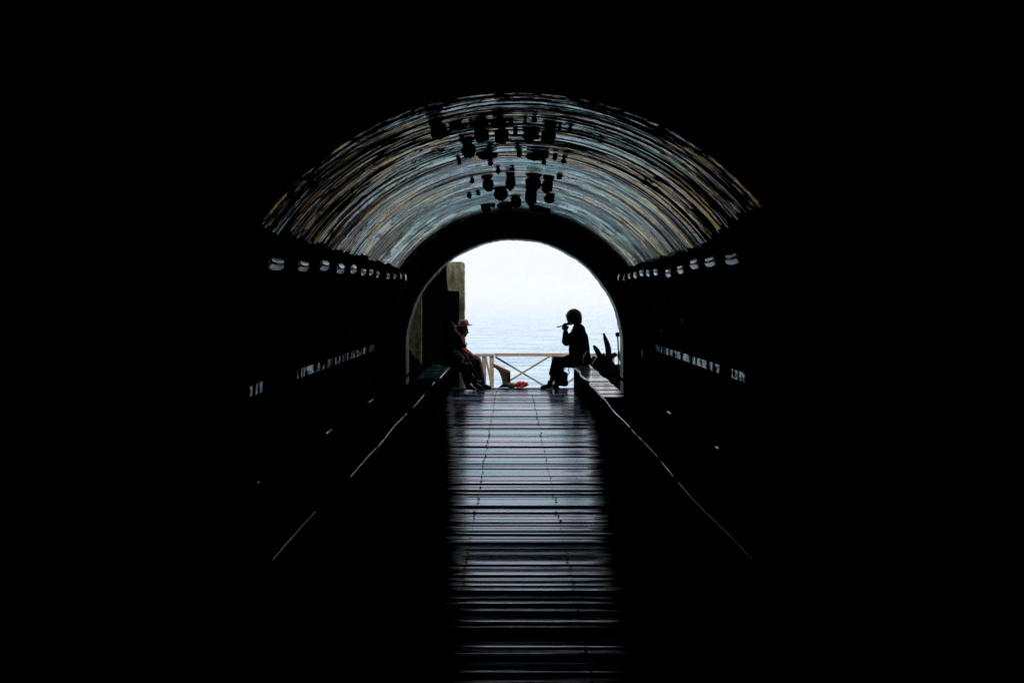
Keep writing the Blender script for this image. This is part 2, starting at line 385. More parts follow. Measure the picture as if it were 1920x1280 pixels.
# ------------------------------------------------------------------ boardwalk
def deck_material(name, c0, c1, c2, rough, spec, axis='x', lit_column=0.0):
    m = bpy.data.materials.new(name); m.use_nodes = True; n = m.node_tree; b = n.nodes['Principled BSDF']; L = n.links
    g = n.nodes.new('ShaderNodeNewGeometry')
    def noise(sx, sy, det, rg=0.6, off=0):
        mp = n.nodes.new('ShaderNodeMapping'); mp.inputs['Scale'].default_value = (sx, sy, 3); mp.inputs['Location'].default_value = (off, off, 0)
        t = n.nodes.new('ShaderNodeTexNoise'); t.inputs['Scale'].default_value = 1; t.inputs['Detail'].default_value = det; t.inputs['Roughness'].default_value = rg
        L.new(g.outputs['Position'], mp.inputs[0]); L.new(mp.outputs[0], t.inputs['Vector']); return t.outputs['Fac']
    r = n.nodes.new('ShaderNodeValToRGB'); e = r.color_ramp.elements; e.new(0.5)
    for k, (p, c) in enumerate(((0.33, c0), (0.5, c1), (0.68, c2))): e[k].position = p; e[k].color = (*c, 1)
    L.new(noise(1.4, 45, 6, 0.7), r.inputs[0]); L.new(r.outputs[0], b.inputs['Base Color'])
    s = n.nodes.new('ShaderNodeMapRange'); s.inputs[1].default_value = 0.36; s.inputs[2].default_value = 0.6; s.inputs[3].default_value = 0.05; s.inputs[4].default_value = spec
    L.new(noise(0.8, 26, 5, 0.7, 9), s.inputs[0]); spec_out = s.outputs[0]
    if lit_column:      # mouth's reflection painted in as a bright column; borders and near boards coloured dark
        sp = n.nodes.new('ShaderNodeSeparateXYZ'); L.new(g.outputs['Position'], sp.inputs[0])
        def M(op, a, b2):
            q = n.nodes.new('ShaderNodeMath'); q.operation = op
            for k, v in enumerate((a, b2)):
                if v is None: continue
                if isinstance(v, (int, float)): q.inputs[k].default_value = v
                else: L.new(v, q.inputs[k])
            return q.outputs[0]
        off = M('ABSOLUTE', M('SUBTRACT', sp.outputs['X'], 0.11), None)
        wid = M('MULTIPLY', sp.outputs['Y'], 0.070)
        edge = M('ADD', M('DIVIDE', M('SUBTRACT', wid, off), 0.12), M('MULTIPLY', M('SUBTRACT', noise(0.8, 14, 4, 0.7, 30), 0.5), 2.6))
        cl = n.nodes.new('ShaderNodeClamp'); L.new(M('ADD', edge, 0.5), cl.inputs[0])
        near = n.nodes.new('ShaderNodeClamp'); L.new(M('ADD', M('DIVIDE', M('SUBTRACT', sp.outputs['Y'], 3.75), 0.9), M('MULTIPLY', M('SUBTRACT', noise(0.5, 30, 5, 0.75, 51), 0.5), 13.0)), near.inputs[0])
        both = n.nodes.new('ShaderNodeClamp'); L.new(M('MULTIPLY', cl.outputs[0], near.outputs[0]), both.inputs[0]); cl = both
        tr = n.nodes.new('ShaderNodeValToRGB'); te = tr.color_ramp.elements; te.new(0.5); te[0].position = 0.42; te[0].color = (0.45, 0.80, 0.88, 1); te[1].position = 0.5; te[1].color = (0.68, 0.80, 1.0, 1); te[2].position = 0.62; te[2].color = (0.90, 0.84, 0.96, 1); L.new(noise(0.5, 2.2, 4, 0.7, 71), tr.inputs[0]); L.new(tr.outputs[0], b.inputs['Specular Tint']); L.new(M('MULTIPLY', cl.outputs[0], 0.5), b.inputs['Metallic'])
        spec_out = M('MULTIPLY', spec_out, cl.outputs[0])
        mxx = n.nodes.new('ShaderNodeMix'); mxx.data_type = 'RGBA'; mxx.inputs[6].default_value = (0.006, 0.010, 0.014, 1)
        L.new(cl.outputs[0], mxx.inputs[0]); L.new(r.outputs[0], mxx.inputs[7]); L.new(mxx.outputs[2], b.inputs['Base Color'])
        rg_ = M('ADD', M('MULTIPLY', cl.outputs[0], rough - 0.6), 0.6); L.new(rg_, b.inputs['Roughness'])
    L.new(spec_out, b.inputs['Specular IOR Level']); b.inputs['IOR'].default_value = 1.65
    if not lit_column: b.inputs['Roughness'].default_value = rough
    bp = n.nodes.new('ShaderNodeBump'); bp.inputs['Strength'].default_value = 1.0; bp.inputs['Distance'].default_value = 0.0009
    L.new(noise(0.4, 90, 3, 0.6, 4), bp.inputs['Height']); L.new(bp.outputs[0], b.inputs['Normal'])
    return m
deck_m = deck_material('deck_timber', (0.01, 0.02, 0.03), (0.10, 0.15, 0.22), (0.30, 0.30, 0.36), 0.09, 1.0, lit_column=1.0)
bm = bmesh.new(); rr = random.Random(21); y = 0.6
while y < 16.12:
    wd = rr.choice([0.08, 0.09, 0.10, 0.12]); y1 = min(y + wd, 16.14)
    tilt = rr.gauss(0.002, 0.017); dz = rr.gauss(0, 0.003)
    if rr.random() < 0.05: dz -= 0.015
    skew = rr.gauss(0, 0.003); cup = rr.uniform(-0.002, 0.004)
    if y < 4.95: cup = rr.choice([0.002, 0.004, 0.005, 0.007, 0.008]); tilt = -rr.choice([0.01, 0.05, 0.09, 0.12])
    elif y < 5.45: tilt = rr.uniform(-0.05, -0.02); dz = 0
    elif y < 5.8: tilt = 0.07; dz = -0.012
    elif y < 6.6: tilt = rr.uniform(-0.03, 0.0)
    for x0, x1 in ((-1.0, -0.2515), (-0.2485, 0.3085), (0.3115, 1.03)):
        if x0 < -0.9: x0 += rr.uniform(0, 0.05)
        if x1 > 1.0: x1 -= rr.uniform(0, 0.06)
        t2 = tilt + rr.gauss(0, 0.002)
        ym = (y + y1) / 2; ya, yb = y + 0.003, y1 - 0.003; r_e = 0.006
        sec = [(ya, -.035), (ya, -r_e), (ya + r_e * .3, -r_e * .3), (ya + r_e, 0), *[(ya + r_e + (yb - ya - 2 * r_e) * q / 6, 0) for q in range(1, 6)], (yb - r_e, 0), (yb - r_e * .3, -r_e * .3), (yb, -r_e), (yb, -.035)]
        A = [bm.verts.new((x0, q[0], q[1] + dz)) for q in sec]; B = [bm.verts.new((x1, q[0], q[1] + dz)) for q in sec]
        for v in A + B:
            v.co.z += (v.co.y - ym) * t2 + (cup * ((v.co.y - ym) / ((yb - ya) / 2)) ** 2 if v.co.z > dz - .02 else 0)
            v.co.y += v.co.x * skew
        ns = len(sec)
        for k in range(ns): bm.faces.new((A[k], A[(k + 1) % ns], B[(k + 1) % ns], B[k]))
        bm.faces.new(A[::-1]); bm.faces.new(B)
    y = y1
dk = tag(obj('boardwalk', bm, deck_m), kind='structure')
bm = bmesh.new()
y = 0.7
while y < 16.0:
    for x in (-0.25, 0.31):
        if rr.random() < 0.6:
            bmesh.ops.create_cone(bm, segments=8, radius1=0.007, radius2=0.006, depth=0.006, cap_ends=True, matrix=Matrix.Translation((x + rr.uniform(-.012, .012), y + rr.uniform(-.03, .03), 0.006)))
    y += 0.14
obj('nail_heads', bm, dark_steel, dk)

# ------------------------------------------------------------------ benches along both sides
bench_top_m = deck_material('bench_timber', (0.01, 0.03, 0.038), (0.05, 0.10, 0.12), (0.12, 0.18, 0.18), 0.14, 0.9)
bench_blue_m = deck_material('blue_bench_timber', (0.01, 0.05, 0.07), (0.03, 0.14, 0.18), (0.08, 0.20, 0.24), 0.2, 0.6)
edge_m = mat('worn_pale_edge', (0.28, 0.29, 0.31), 0.45, 0.6, noise=((0.6, 0.6, 0.62), 25, (1, 1, 1)), bump=0.3, bscale=60)
def glint_patches(name, col, scale, lo, hi, rough=0.4, metal=0.0):
    m = bpy.data.materials.new(name); m.use_nodes = True; n = m.node_tree; b = n.nodes['Principled BSDF']; L = n.links
    g = n.nodes.new('ShaderNodeNewGeometry'); mp = n.nodes.new('ShaderNodeMapping'); mp.inputs['Scale'].default_value = scale
    t = n.nodes.new('ShaderNodeTexNoise'); t.inputs['Scale'].default_value = 1; t.inputs['Detail'].default_value = 5; t.inputs['Roughness'].default_value = 0.65
    L.new(g.outputs['Position'], mp.inputs[0]); L.new(mp.outputs[0], t.inputs['Vector'])
    r = n.nodes.new('ShaderNodeValToRGB'); e = r.color_ramp.elements; e[0].position = lo; e[0].color = (0, 0, 0, 1); e[1].position = hi; e[1].color = (1, 1, 1, 1)
    L.new(t.outputs['Fac'], r.inputs[0])
    x = n.nodes.new('ShaderNodeMix'); x.data_type = 'RGBA'; x.inputs[6].default_value = (0.002, 0.002, 0.002, 1); x.inputs[7].default_value = (*col, 1)
    L.new(r.outputs[0], x.inputs[0]); L.new(x.outputs[2], b.inputs['Base Color']); L.new(r.outputs[0], b.inputs['Specular IOR Level'])
    b.inputs['Roughness'].default_value = rough
    mm = n.nodes.new('ShaderNodeMath'); mm.operation = 'MULTIPLY'; mm.inputs[1].default_value = metal; L.new(r.outputs[0], mm.inputs[0]); L.new(mm.outputs[0], b.inputs['Metallic'])
    return m
nosing_m = glint_patches('glint_nosing', (0.85, 0.85, 0.88), (0.5, 1.5, 0.5), 0.47, 0.485, 0.22, 0.7)  # pale and black patches put the edge's broken glints into the colour

for s in (-1, 1):
    side = 'left' if s < 0 else 'right'
    r_ = random.Random(40 + s)
    xi = 0.975 * s; xo = (1.26 if s > 0 else 1.30) * s
    be = empty('plank_bench', (1.1 * s, 8, 0))
    tag(be, f'low wavy plank bench with weathered pale edge and coloured-in glints along the {side} wall of the tunnel', 'bench', 'plank benches along the tunnel walls')
    def wave(y): return (0.5 + 0.5 * max(0, min(1, (y - 10) / 3))) * (0.007 * math.sin(y * 1.9 + s) + 0.005 * math.sin(y * 4.3 + 2 * s))
    def wx(y): return (0.45 + 0.55 * max(0, min(1, (y - 10) / 3))) * s * (0.012 * math.sin(y * 1.6 + 1 + s) + 0.008 * math.sin(y * 3.1))
    bm = bmesh.new(); bm_shade = bmesh.new(); y = 1.2; y_lit = 10.6 if s > 0 else 13.2  # boards on the camera side of this depth are coloured black as shade
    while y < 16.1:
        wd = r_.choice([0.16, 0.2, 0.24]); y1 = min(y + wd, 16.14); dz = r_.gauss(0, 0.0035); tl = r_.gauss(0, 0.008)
        vs = box(bm if y > y_lit else bm_shade, min(xi + s * .022, xo), max(xi + s * .022, xo), y + .003, y1 - .003, 0.355 + dz, 0.387 + dz)
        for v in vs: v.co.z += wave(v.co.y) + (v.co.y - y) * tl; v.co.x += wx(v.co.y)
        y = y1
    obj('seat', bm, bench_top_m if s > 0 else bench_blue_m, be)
    tag(obj('seat', bm_shade, soot, be), 'seat boards deeper in the tunnel, coloured black as shade')
    # front board under the seat, kept dark
    bm = bmesh.new(); prev = None; y = 1.2
    while y <= 16.13:
        z = 0.353 + wave(y); x = xi + s * .03 + wx(y)
        ring = [bm.verts.new((x, y, -0.1)), bm.verts.new((x, y, z)), bm.verts.new((x + s * .03, y, z)), bm.verts.new((x + s * .03, y, -0.1))]
        if prev:
            for j in range(4): bm.faces.new((prev[j], prev[(j + 1) % 4], ring[(j + 1) % 4], ring[j]))
        else: bm.faces.new(ring)
        prev = ring; y += 0.13
    bm.faces.new(prev[::-1])
    obj('front_board', bm, soot, be)
    # nosing: one weathered strip along the front, thick at the far end, glints coloured in by patches
    bm = bmesh.new(); ys = [4.0 + 0.06 * k for k in range(202)]
    tube(bm, [(xi + s * .015 + wx(q), q, 0.378 + wave(q)) for q in ys], [0.0024 + 0.0155 * max(0, min(1, (q - 11.5) / 3.8)) for q in ys], 8)
    obj('edge_strip', bm, nosing_m, be, True)
    # bent stanchions at the back of the bench
    for (bx, by0, by1, bxt, byt) in (((815, 700, 684, 805, 673), (831, 686, 667, 823, 657)) if s < 0 else ((1094, 681, 668, 1101, 659), (1111, 689, 681, 1120, 670))):
        dd = 14.6
        b2 = bmesh.new(); tube(b2, [P(bx, by0 + 1, dd), P(bx, by1, dd), P(bxt, byt, dd)], 0.0075, 6)
        obj('back_bracket', b2, galv, be)

# ------------------------------------------------------------------ cable brackets below the vault
lpx = [(509, 492), (563, 497), (602, 496), (633, 502), (658, 503), (678, 508), (693, 509), (706, 513), (725, 516), (738, 517), (751, 518), (760, 521), (771, 526)]
rpx = [(1381, 482), (1338, 488), (1308, 493), (1280, 503), (1257, 510), (1232, 508), (1218, 510), (1206, 510), (1194, 514), (1182, 516), (1171, 520), (1160, 521), (1151, 523)]
ordn = ['first', 'second', 'third', 'fourth', 'fifth', 'sixth', 'seventh', 'eighth', 'ninth', 'tenth', 'eleventh', 'twelfth', 'thirteenth']
def arc_plate(bm, xs, y0, y1, th=0.006):
    """xs: list of (x, z) section, extruded along y, with thickness"""
    n_ = len(xs); A = []
    for y in (y0, y1):
        for off in (0, th):
            A.append([bm.verts.new((x, y, z + off)) for x, z in xs])
    a, b, c, d = A
    for k in range(n_ - 1):
        bm.faces.new((a[k], a[k + 1], c[k + 1], c[k])); bm.faces.new((b[k], d[k], d[k + 1], b[k + 1]))
        bm.faces.new((a[k], b[k], b[k + 1], a[k + 1])); bm.faces.new((c[k], c[k + 1], d[k + 1], d[k]))
    bm.faces.new((a[0], c[0], d[0], b[0])); bm.faces.new((a[-1], b[-1], d[-1], c[-1]))
for s, lst in ((-1, lpx), (1, rpx)):
    n_ = len(lst)
    for i, (px, py) in enumerate(lst):
        d = F * 1.65 / abs(px - 960) - .18; p = P(960 + s * 1.65 * F / d, py, d)
        rk = random.Random(100 * s + i)
        side = 'left' if s < 0 else 'right'
        far = n_ - 1 - i
        e = empty('cable_bracket', p)
        tag(e, (f'pale steel cable bracket on the {side} wall, ' + (f'{ordn[far]} counted from the tunnel mouth' if far else 'the one nearest the tunnel mouth')), 'bracket', f'cable brackets along the {side} wall')
        yaw = R(1.0 + 5.0 * max(0, (d - 8) / 8) + rk.uniform(-1, 1.5)); sc_ = rk.uniform(0.9, 1.1); LN = 0.36 + rk.uniform(-.03, .05)
        def loc(u, y, z):   # u = inwards from the cable line, y along the tunnel
            uu = u * sc_ - y * math.sin(yaw)
            return (p.x - s * uu, p.y + y, p.z + z * sc_)
        def strip(name, sect, ys, bow=0.0):
            bm = bmesh.new(); rows = []
            for k in range(ys[2] + 1):
                f = k / ys[2]; y = ys[0] + (ys[1] - ys[0]) * f; bw = bow * (2 * f - 1) ** 2
                rows.append([bm.verts.new(loc(u, y, z + bw)) for u, z in sect] + [bm.verts.new(loc(u - .006, y, z + bw + .004)) for u, z in reversed(sect)])
            q = len(rows[0])
            for a, b_ in zip(rows, rows[1:]):
                for k in range(q): bm.faces.new((a[k], a[(k + 1) % q], b_[(k + 1) % q], b_[k]))
            bm.faces.new(rows[0]); bm.faces.new(rows[-1][::-1])
            return obj(name, bm, galv, e)
        strip('lower_plate', [(0.0, -.050), (.026, -.047), (.046, -.018)], (0, LN, 6), .010)
        strip('upper_plate', [(.040, .004), (.038, .022), (.022, .036)], (.04, LN, 6), .008)
        bm = bmesh.new(); tube(bm, [loc(.028, .02, -.006), loc(.028, LN - .02, -.006)], .012, 10); obj('sleeve', bm, blue_steel, e, True)
        fx = p.x - s * .01
        bm = bmesh.new()
        v = [bm.verts.new(loc(*c)) for c in ((.030, -.03, -.040), (.034, 0, -.045), (.030, 0, .03), (.012, -.012, .072), (.022, -.03, -.040), (.026, 0, -.045), (.020, 0, .03), (.008, -.012, .072))]
        for f in ((0, 1, 2, 3), (7, 6, 5, 4), (0, 4, 5, 1), (1, 5, 6, 2), (2, 6, 7, 3), (3, 7, 4, 0)): bm.faces.new([v[q] for q in f])
        obj('fin', bm, galv, e)
        xw = AX + s * math.sqrt(RV ** 2 - (p.z - AZ) ** 2)
        bm = bmesh.new(); beam(bm, (fx, p.y + .02, p.z + .01), (xw, p.y + .02, p.z + .05), 0.02, 0.02)
        obj('arm', bm, soot, e)
    bm = bmesh.new()
    tube(bm, [(s * 1.65, 0.5, CZ + 0.27)] + [P(px, py, F * 1.65 / abs(px - 960)) + Vector((0, 0.07, 0.035)) for px, py in lst], 0.012, 6)
    tag(obj('cable', bm, soot), f"black cable running along the {'left' if s < 0 else 'right'} wall over the pale brackets", 'cable')

# ------------------------------------------------------------------ pipes: low rail pipe and upright conduits, with pale pieces added as glints
for s, segs in ((-1, ((686, 762, 699, 753), (602, 822, 621, 809), (478, 912, 484, 908))), (1, ((1253, 773, 1263, 780), (1344, 843, 1354, 851)))):
    e = empty('wall_pipe', (s * 1.55, 8, 0.3)); tag(e, f"black pipe with added bright glints low along the {'left' if s < 0 else 'right'} wall behind the bench", 'pipe')
    k = 1.365; x = 1.55; z = CZ - x / k
    bm = bmesh.new(); tube(bm, [(s * x, 2, z), (s * x, 15.5, z)], 0.02, 8); obj('pipe_run', bm, soot, e)
    for a in segs:
        d0 = F * x / abs(a[0] - 960); d1 = F * x / abs(a[2] - 960)
        bm = bmesh.new(); tube(bm, [(s * x, d0, z + 0.012), (s * x, d1, z + 0.012)], 0.014, 8); obj('pipe_glint', bm, galv, e, True)  # short pale sleeve added to stand for a glint on the pipe
    for yy in (4, 8, 12, 15):
        bm = bmesh.new(); box(bm, s * x - .012, s * x + .012, yy, yy + .03, -0.12, z); obj('pipe_foot', bm, dark_steel, e)
conds = [(-1, 390, ((606, 610), (640, 652), (655, 665))), (-1, 519, ((604, 607), (615, 618), (628, 631))), (-1, 559, ((650, 658), (662, 665))), (-1, 576, ((568, 571), (583, 586))),
         (-1, 658, ((602, 605), (620, 628))), (-1, 684, ((573, 580), (586, 590))), (1, 1216, ((576, 579), (596, 598))), (1, 1233, ((576, 578),)), (1, 1241, ((618, 623),)), (1, 1280, ((598, 603), (608, 610)))]
for i, (s, px, gl) in enumerate(conds):
    d = F * 2.165 / abs(px - 960) if s > 0 else F * 2.12 / abs(px - 960)
    x = (px - 960) * d / F
    e = empty('conduit', (x, d, 0.9))
    place = 'left' if s < 0 else 'right'
    tag(e, f"thin black upright conduit on the {place} wall, {ordn[[c for c in conds if c[0] == s and abs(c[1] - 960) <= abs(px - 960)].__len__() - 1]} from the tunnel mouth", 'conduit', f'upright conduits on the {place} wall')
    bm = bmesh.new(); tube(bm, [(x, d, AZ + .12), (x, d, AZ + .95)], 0.008, 6); obj('tube', bm, soot, e)
    for a, b_ in gl:
        pa, pb = P(px, a, d), P(px, b_, d)
        bm = bmesh.new(); tube(bm, [pa + Vector((0, .004, 0)), pb + Vector((0, .004, 0))], 0.0095, 6); obj('conduit_glint', bm, galv, e, True)  # pale sleeve added where the conduit should glint
# short upright pale pipe near the right end of the bench
e = empty('stand_pipe', P(1206, 679, 14.6)); tag(e, 'short pale blue upright pipe with a foot by the right wall', 'pipe')
bm = bmesh.new(); tube(bm, [P(1204, 655, 14.6), P(1205, 668, 14.6), P(1206, 678, 14.6)], [0.008, 0.015, 0.018], 8); obj('upright', bm, galv, e, True)
bm = bmesh.new(); beam(bm, P(1205, 679.5, 14.6), P(1211, 679.5, 14.6), 0.05, 0.012); obj('foot', bm, galv, e)
bm = bmesh.new(); beam(bm, P(1208, 680.5, 14.6), P(1208, 745, 14.6), 0.06, 0.10); obj('plinth', bm, soot, e)

# ------------------------------------------------------------------ dark clumps hanging from the crown
def ceil_depth(px, py):
    lo, hi = 6.0, 15.7
    for _ in range(40):
        m_ = (lo + hi) / 2; p = P(px, py, m_)
        if (p.x - AX) ** 2 + (p.z - AZ) ** 2 > (RV - 0.04) ** 2: hi = m_
        else: lo = m_
    return lo
big = [(205, 415, 80, 84, 'largest black clump hanging at the left, apart from the others'), (590, 455, 75, 72, 'round black clump in the upper row, left of the middle pair'),
       (770, 460, 72, 78, 'round black clump in the middle of the upper row'), (745, 335, 62, 52, 'black clump above the middle of the upper row'),
       (1190, 465, 75, 75, 'round black clump at the right end of the upper row'), (475, 590, 72, 72, 'round black clump just below the left of the upper row'),
       (1055, 895, 78, 78, 'tall black clump right of centre in the lower cluster'), (1180, 910, 58, 66, 'black clump at the top right of the lower cluster'),
       (850, 880, 50, 78, 'narrow egg-shaped black clump at the top of the lower cluster'), (1198, 1022, 54, 48, 'drop-shaped black clump at the right edge of the lower cluster'),
       (900, 1050, 54, 60, 'round black clump in the middle of the lower cluster'), (765, 985, 70, 62, 'square black clump left of the middle of the lower cluster'),
       (650, 900, 56, 66, 'black clump at the upper left of the lower cluster'), (1035, 1010, 58, 90, 'long black clump hanging under the tall one in the lower cluster'),
       (630, 1105, 48, 40, 'small ragged black clump at the bottom left of the lower cluster'), (1175, 1128, 44, 34, 'flat black clump at the bottom right of the lower cluster'),
       (1085, 1105, 75, 40, 'wide flat black clump low on the end of the vault'), (800, 1085, 80, 38, 'wide flat black clump low and left over the mouth'),
       (640, 635, 105, 36, 'long flat black clump under the upper row at the left'), (1090, 640, 112, 42, 'long flat black clump under the upper row at the right'),
       (1035, 460, 85, 42, 'wide black clump between the two right hand clumps of the upper row'), (600, 335, 70, 30, 'flat black clump above the left of the upper row'), (380, 380, 85, 30, 'flat black clump beside the largest one')]
small = [(980, 335), (1065, 312), (855, 350), (1230, 372), (1290, 382), (1385, 400), (915, 560), (660, 560), (415, 490), (390, 690), (670, 705), (740, 770), (865, 755), (505, 858), (1290, 828), (1330, 682), (1250, 655), (480, 992), (560, 972), (930, 622), (895, 430), (990, 425), (500, 360), (1010, 500), (690, 1080), (1150, 690), (820, 1110)]
def clump(cx, cy, rx, ry, label, group, seed):
    small_ = seed >= 60
    px, py = 780 + cx / 4.8, 160 + cy / 4.8; rx /= 5.3; ry /= 5.3
    d = ceil_depth(px, py - ry * 0.9) - 0.03; k = d / F
    c = P(px, py, d); bm = bmesh.new(); rr = random.Random(seed)
    for v in ball(bm, c, (rx * k, min(rx, ry) * k * 0.8, ry * k), 3):
        dv = v.co - c; l = dv.length
        # squared-off top, rounded bottom, lumpy
        u_, w_n = dv.x / (rx * k), dv.z / (ry * k)
        if dv.z > 0 or small_:
            q4 = (abs(u_) ** 3.4 + abs(w_n) ** 3.4) ** (1 / 3.4)
            q2 = math.hypot(u_, w_n)
            if q4 > 1e-6: f4 = q2 / q4; v.co.x = c.x + dv.x * f4; v.co.z = c.z + dv.z * f4
        v.co += dv.normalized() * l * 0.16 * math.sin(dv.x / k * .9 + seed) * math.cos(dv.z / k * .8 + seed * 2)
        v.co += Vector((rr.uniform(-1, 1), rr.uniform(-1, 1), rr.uniform(-1, 1))) * 0.5 * k
    # stalk that reaches the vault
    zt = AZ + math.sqrt(max(0.01, (RV - 0.02) ** 2 - (c.x - AX) ** 2))
    tube(bm, [(c.x, c.y, c.z), (c.x + .004, c.y, zt)], min(rx * k * 0.45, 0.03), 6)
    tag(obj('hanging_clump', bm, soot, None, True), label, 'clump', group)
for i, (cx, cy, rx, ry, lb) in enumerate(big): clump(cx, cy, rx, ry, lb, 'large black clumps hanging from the vault', i)
used_l = set()
for i, (cx, cy) in enumerate(small):
    cands = sorted(big, key=lambda q: (q[0] - cx) ** 2 + (q[1] - cy) ** 2)
    lab = None
    for q in cands:
        dx, dy = cx - q[0], cy - q[1]
        w_ = ('right of' if dx > 0 else 'left of') if abs(dx) > abs(dy) else ('below' if dy > 0 else 'above')
        nm = q[4].replace('black clump', 'clump')
        if not nm.startswith('largest'): nm = 'the ' + nm
        else: nm = 'the ' + nm
        lab = f'small black scrap {w_} {nm}'
        if lab not in used_l and len(lab.split()) <= 20: break
    used_l.add(lab); lab = ' '.join(lab.split()[:16])
    clump(cx, cy, 20 + (i * 7) % 9, 22 + (i * 5) % 10, lab, 'small black scraps hanging from the vault', 60 + i)

# ------------------------------------------------------------------ outside: gate wall, door, fence, stair rail, plant, lamp, rocks
g = empty('concrete_gateway', P(838, 690, 17)); tag(g, 'mossy concrete gateway standing outside the mouth at the left', 'gateway')
def slab(name, pts, d, th, m, parent, jag=0.0, seed=1):
    """front outline in photo pixels at depth d, th metres thick"""
    rr = random.Random(seed); bm = bmesh.new()
    den = []
    for i in range(len(pts)):
        a, b_ = Vector(pts[i]), Vector(pts[(i + 1) % len(pts)]); n_ = max(1, int((b_ - a).length / 5)) if jag else 1
        for k in range(n_):
            q = a.lerp(b_, k / n_); den.append((q.x + rr.uniform(-jag, jag), q.y + rr.uniform(-jag, jag)))
    f = [bm.verts.new(P(x, y, d)) for x, y in den]; b2 = [bm.verts.new(v.co + Vector((0, th, 0))) for v in f]
    bm.faces.new(f); bm.faces.new(b2[::-1])
    for i in range(len(f)): bm.faces.new((f[i], b2[i], b2[(i + 1) % len(f)], f[(i + 1) % len(f)]))
    return obj(name, bm, m, parent)
slab('lintel', [(829, 491), (868, 491), (871, 494), (871, 547), (829, 547)], 17.0, 0.28, concrete, g, 0.5, 1)
slab('right_post', [(859.5, 547.3), (871, 547.3), (871, 760), (859.5, 760)], 17.0, 0.28, concrete, g, 0.5, 2)
slab('left_post', [(740, 530), (790.5, 530), (790.5, 760), (740, 760)], 17.0, 0.28, moss_concrete, g, 0.3, 3)
dr = slab('boarded_door', [(740, 440), (837, 440), (837, 520), (840, 545), (861, 546), (861, 760), (791, 760), (791, 529), (740, 529)], 16.93, 0.05, mat('tarred_boards', (0.0008, 0.0008, 0.0009), 1.0, 0.0, bump=0.3), None)
tag(dr, 'tall black boarded door closing the concrete gateway, stepped at the top', 'door')

D_F = 18.6
fn = empty('wooden_fence', P(980, 770, D_F)); tag(fn, 'weathered timber railing with crossed braces at the edge above the sea', 'fence')
def fb(name, x0, y0, x1, y1, wpx, d, m, dep=0.05):
    bm = bmesh.new(); beam(bm, P(x0, y0, d), P(x1, y1, d), dep, wpx * d / F); return obj(name, bm, m, fn, bevel=0.004)
fb('top_rail', 780, 665.5, 927, 665.5, 5, D_F, grey_wood, 0.09); fb('top_rail', 927.5, 664.8, 1180, 665.2, 5.5, D_F, rail_wood, 0.09)
fb('post', 922, 668.2, 922, 770, 8, D_F + .01, rail_wood, 0.08); fb('post', 908, 668.4, 906, 770, 8, D_F + .01, rail_wood, 0.08)
fb('post', 1040, 668.2, 1040, 770, 11, D_F + .01, rail_wood, 0.08); fb('post', 1147, 668.2, 1147, 770, 9, D_F + .01, rail_wood, 0.08); fb('post', 866, 668.2, 866, 770, 8, D_F + .01, grey_wood, 0.08)
fb('cross_brace', 929, 669, 1022, 724, 3.4, D_F + .055, grey_wood, 0.03); fb('cross_brace', 1032, 667, 945, 720, 3.4, D_F - .045, rail_wood, 0.03)
fb('cross_brace', 1055, 669, 1140, 724, 3.4, D_F + .055, rail_wood, 0.03); fb('cross_brace', 1145, 668, 1055, 722, 3.4, D_F - .045, rail_wood, 0.03)
fb('cross_brace', 911, 669, 924, 735, 3.6, D_F - .09, rail_wood, 0.03); fb('cross_brace', 910, 669, 901, 735, 3.2, D_F - .09, grey_wood, 0.03)
fb('cross_brace', 868, 669, 902, 724, 3.2, D_F + .055, rail_wood, 0.03); fb('cross_brace', 900, 668, 868, 722, 3.2, D_F - .045, rail_wood, 0.03)

pale_wood = mat('pale_tan_wood', (0.42, 0.27, 0.18), 0.75, 0.3, noise=((0.60, 0.45, 0.33), 8, (1, 1, 1)), bump=0.2)
st = empty('stair_rail', P(950, 775, 17.4)); tag(st, 'short sloping wooden handrail end with boxed post at the head of the steps', 'handrail')
bm = bmesh.new(); beam(bm, P(924, 682.5, 17.4), P(956.5, 697, 17.4), 0.16, 4 * 17.4 / F); obj('handrail', bm, pale_wood, st, bevel=0.004)
bm = bmesh.new(); b0, b1 = P(944.5, 697.5, 17.36), P(956, 775, 17.36); box(bm, b0.x, b1.x, 17.36, 17.5, b1.z, b0.z - .002); obj('post', bm, pale_wood, st)
bm = bmesh.new(); b0, b1 = P(951, 697.5, 17.34), P(957, 775, 17.34); box(bm, b0.x, b1.x, 17.33, 17.355, b1.z, b0.z - .004); obj('post_dark_face', bm, mat('dark_red_timber', (0.035, 0.018, 0.016), .8, .2), st)  # darker right face of the boxed post
bm = bmesh.new()
cv = [(926, 685), (932, 689), (937.5, 695), (941, 703), (943.5, 712), (945, 722), (945, 740)]
for (a, b_) in zip(cv, cv[1:]): beam(bm, P(*a, 17.4), P(*b_, 17.4), 0.1, 0.045)
vsx = [(929, 685.5), (952, 696), (952, 702), (945, 700), (945, 712), (941, 701), (936, 693)]
f = [bm.verts.new(P(x, y, 17.38)) for x, y in vsx]; b2 = [bm.verts.new(v.co + Vector((0, .05, 0))) for v in f]
bm.faces.new(f); bm.faces.new(b2[::-1])
for i in range(len(f)): bm.faces.new((f[i], b2[i], b2[(i + 1) % len(f)], f[(i + 1) % len(f)]))
obj('curved_brace', bm, pale_wood, st)

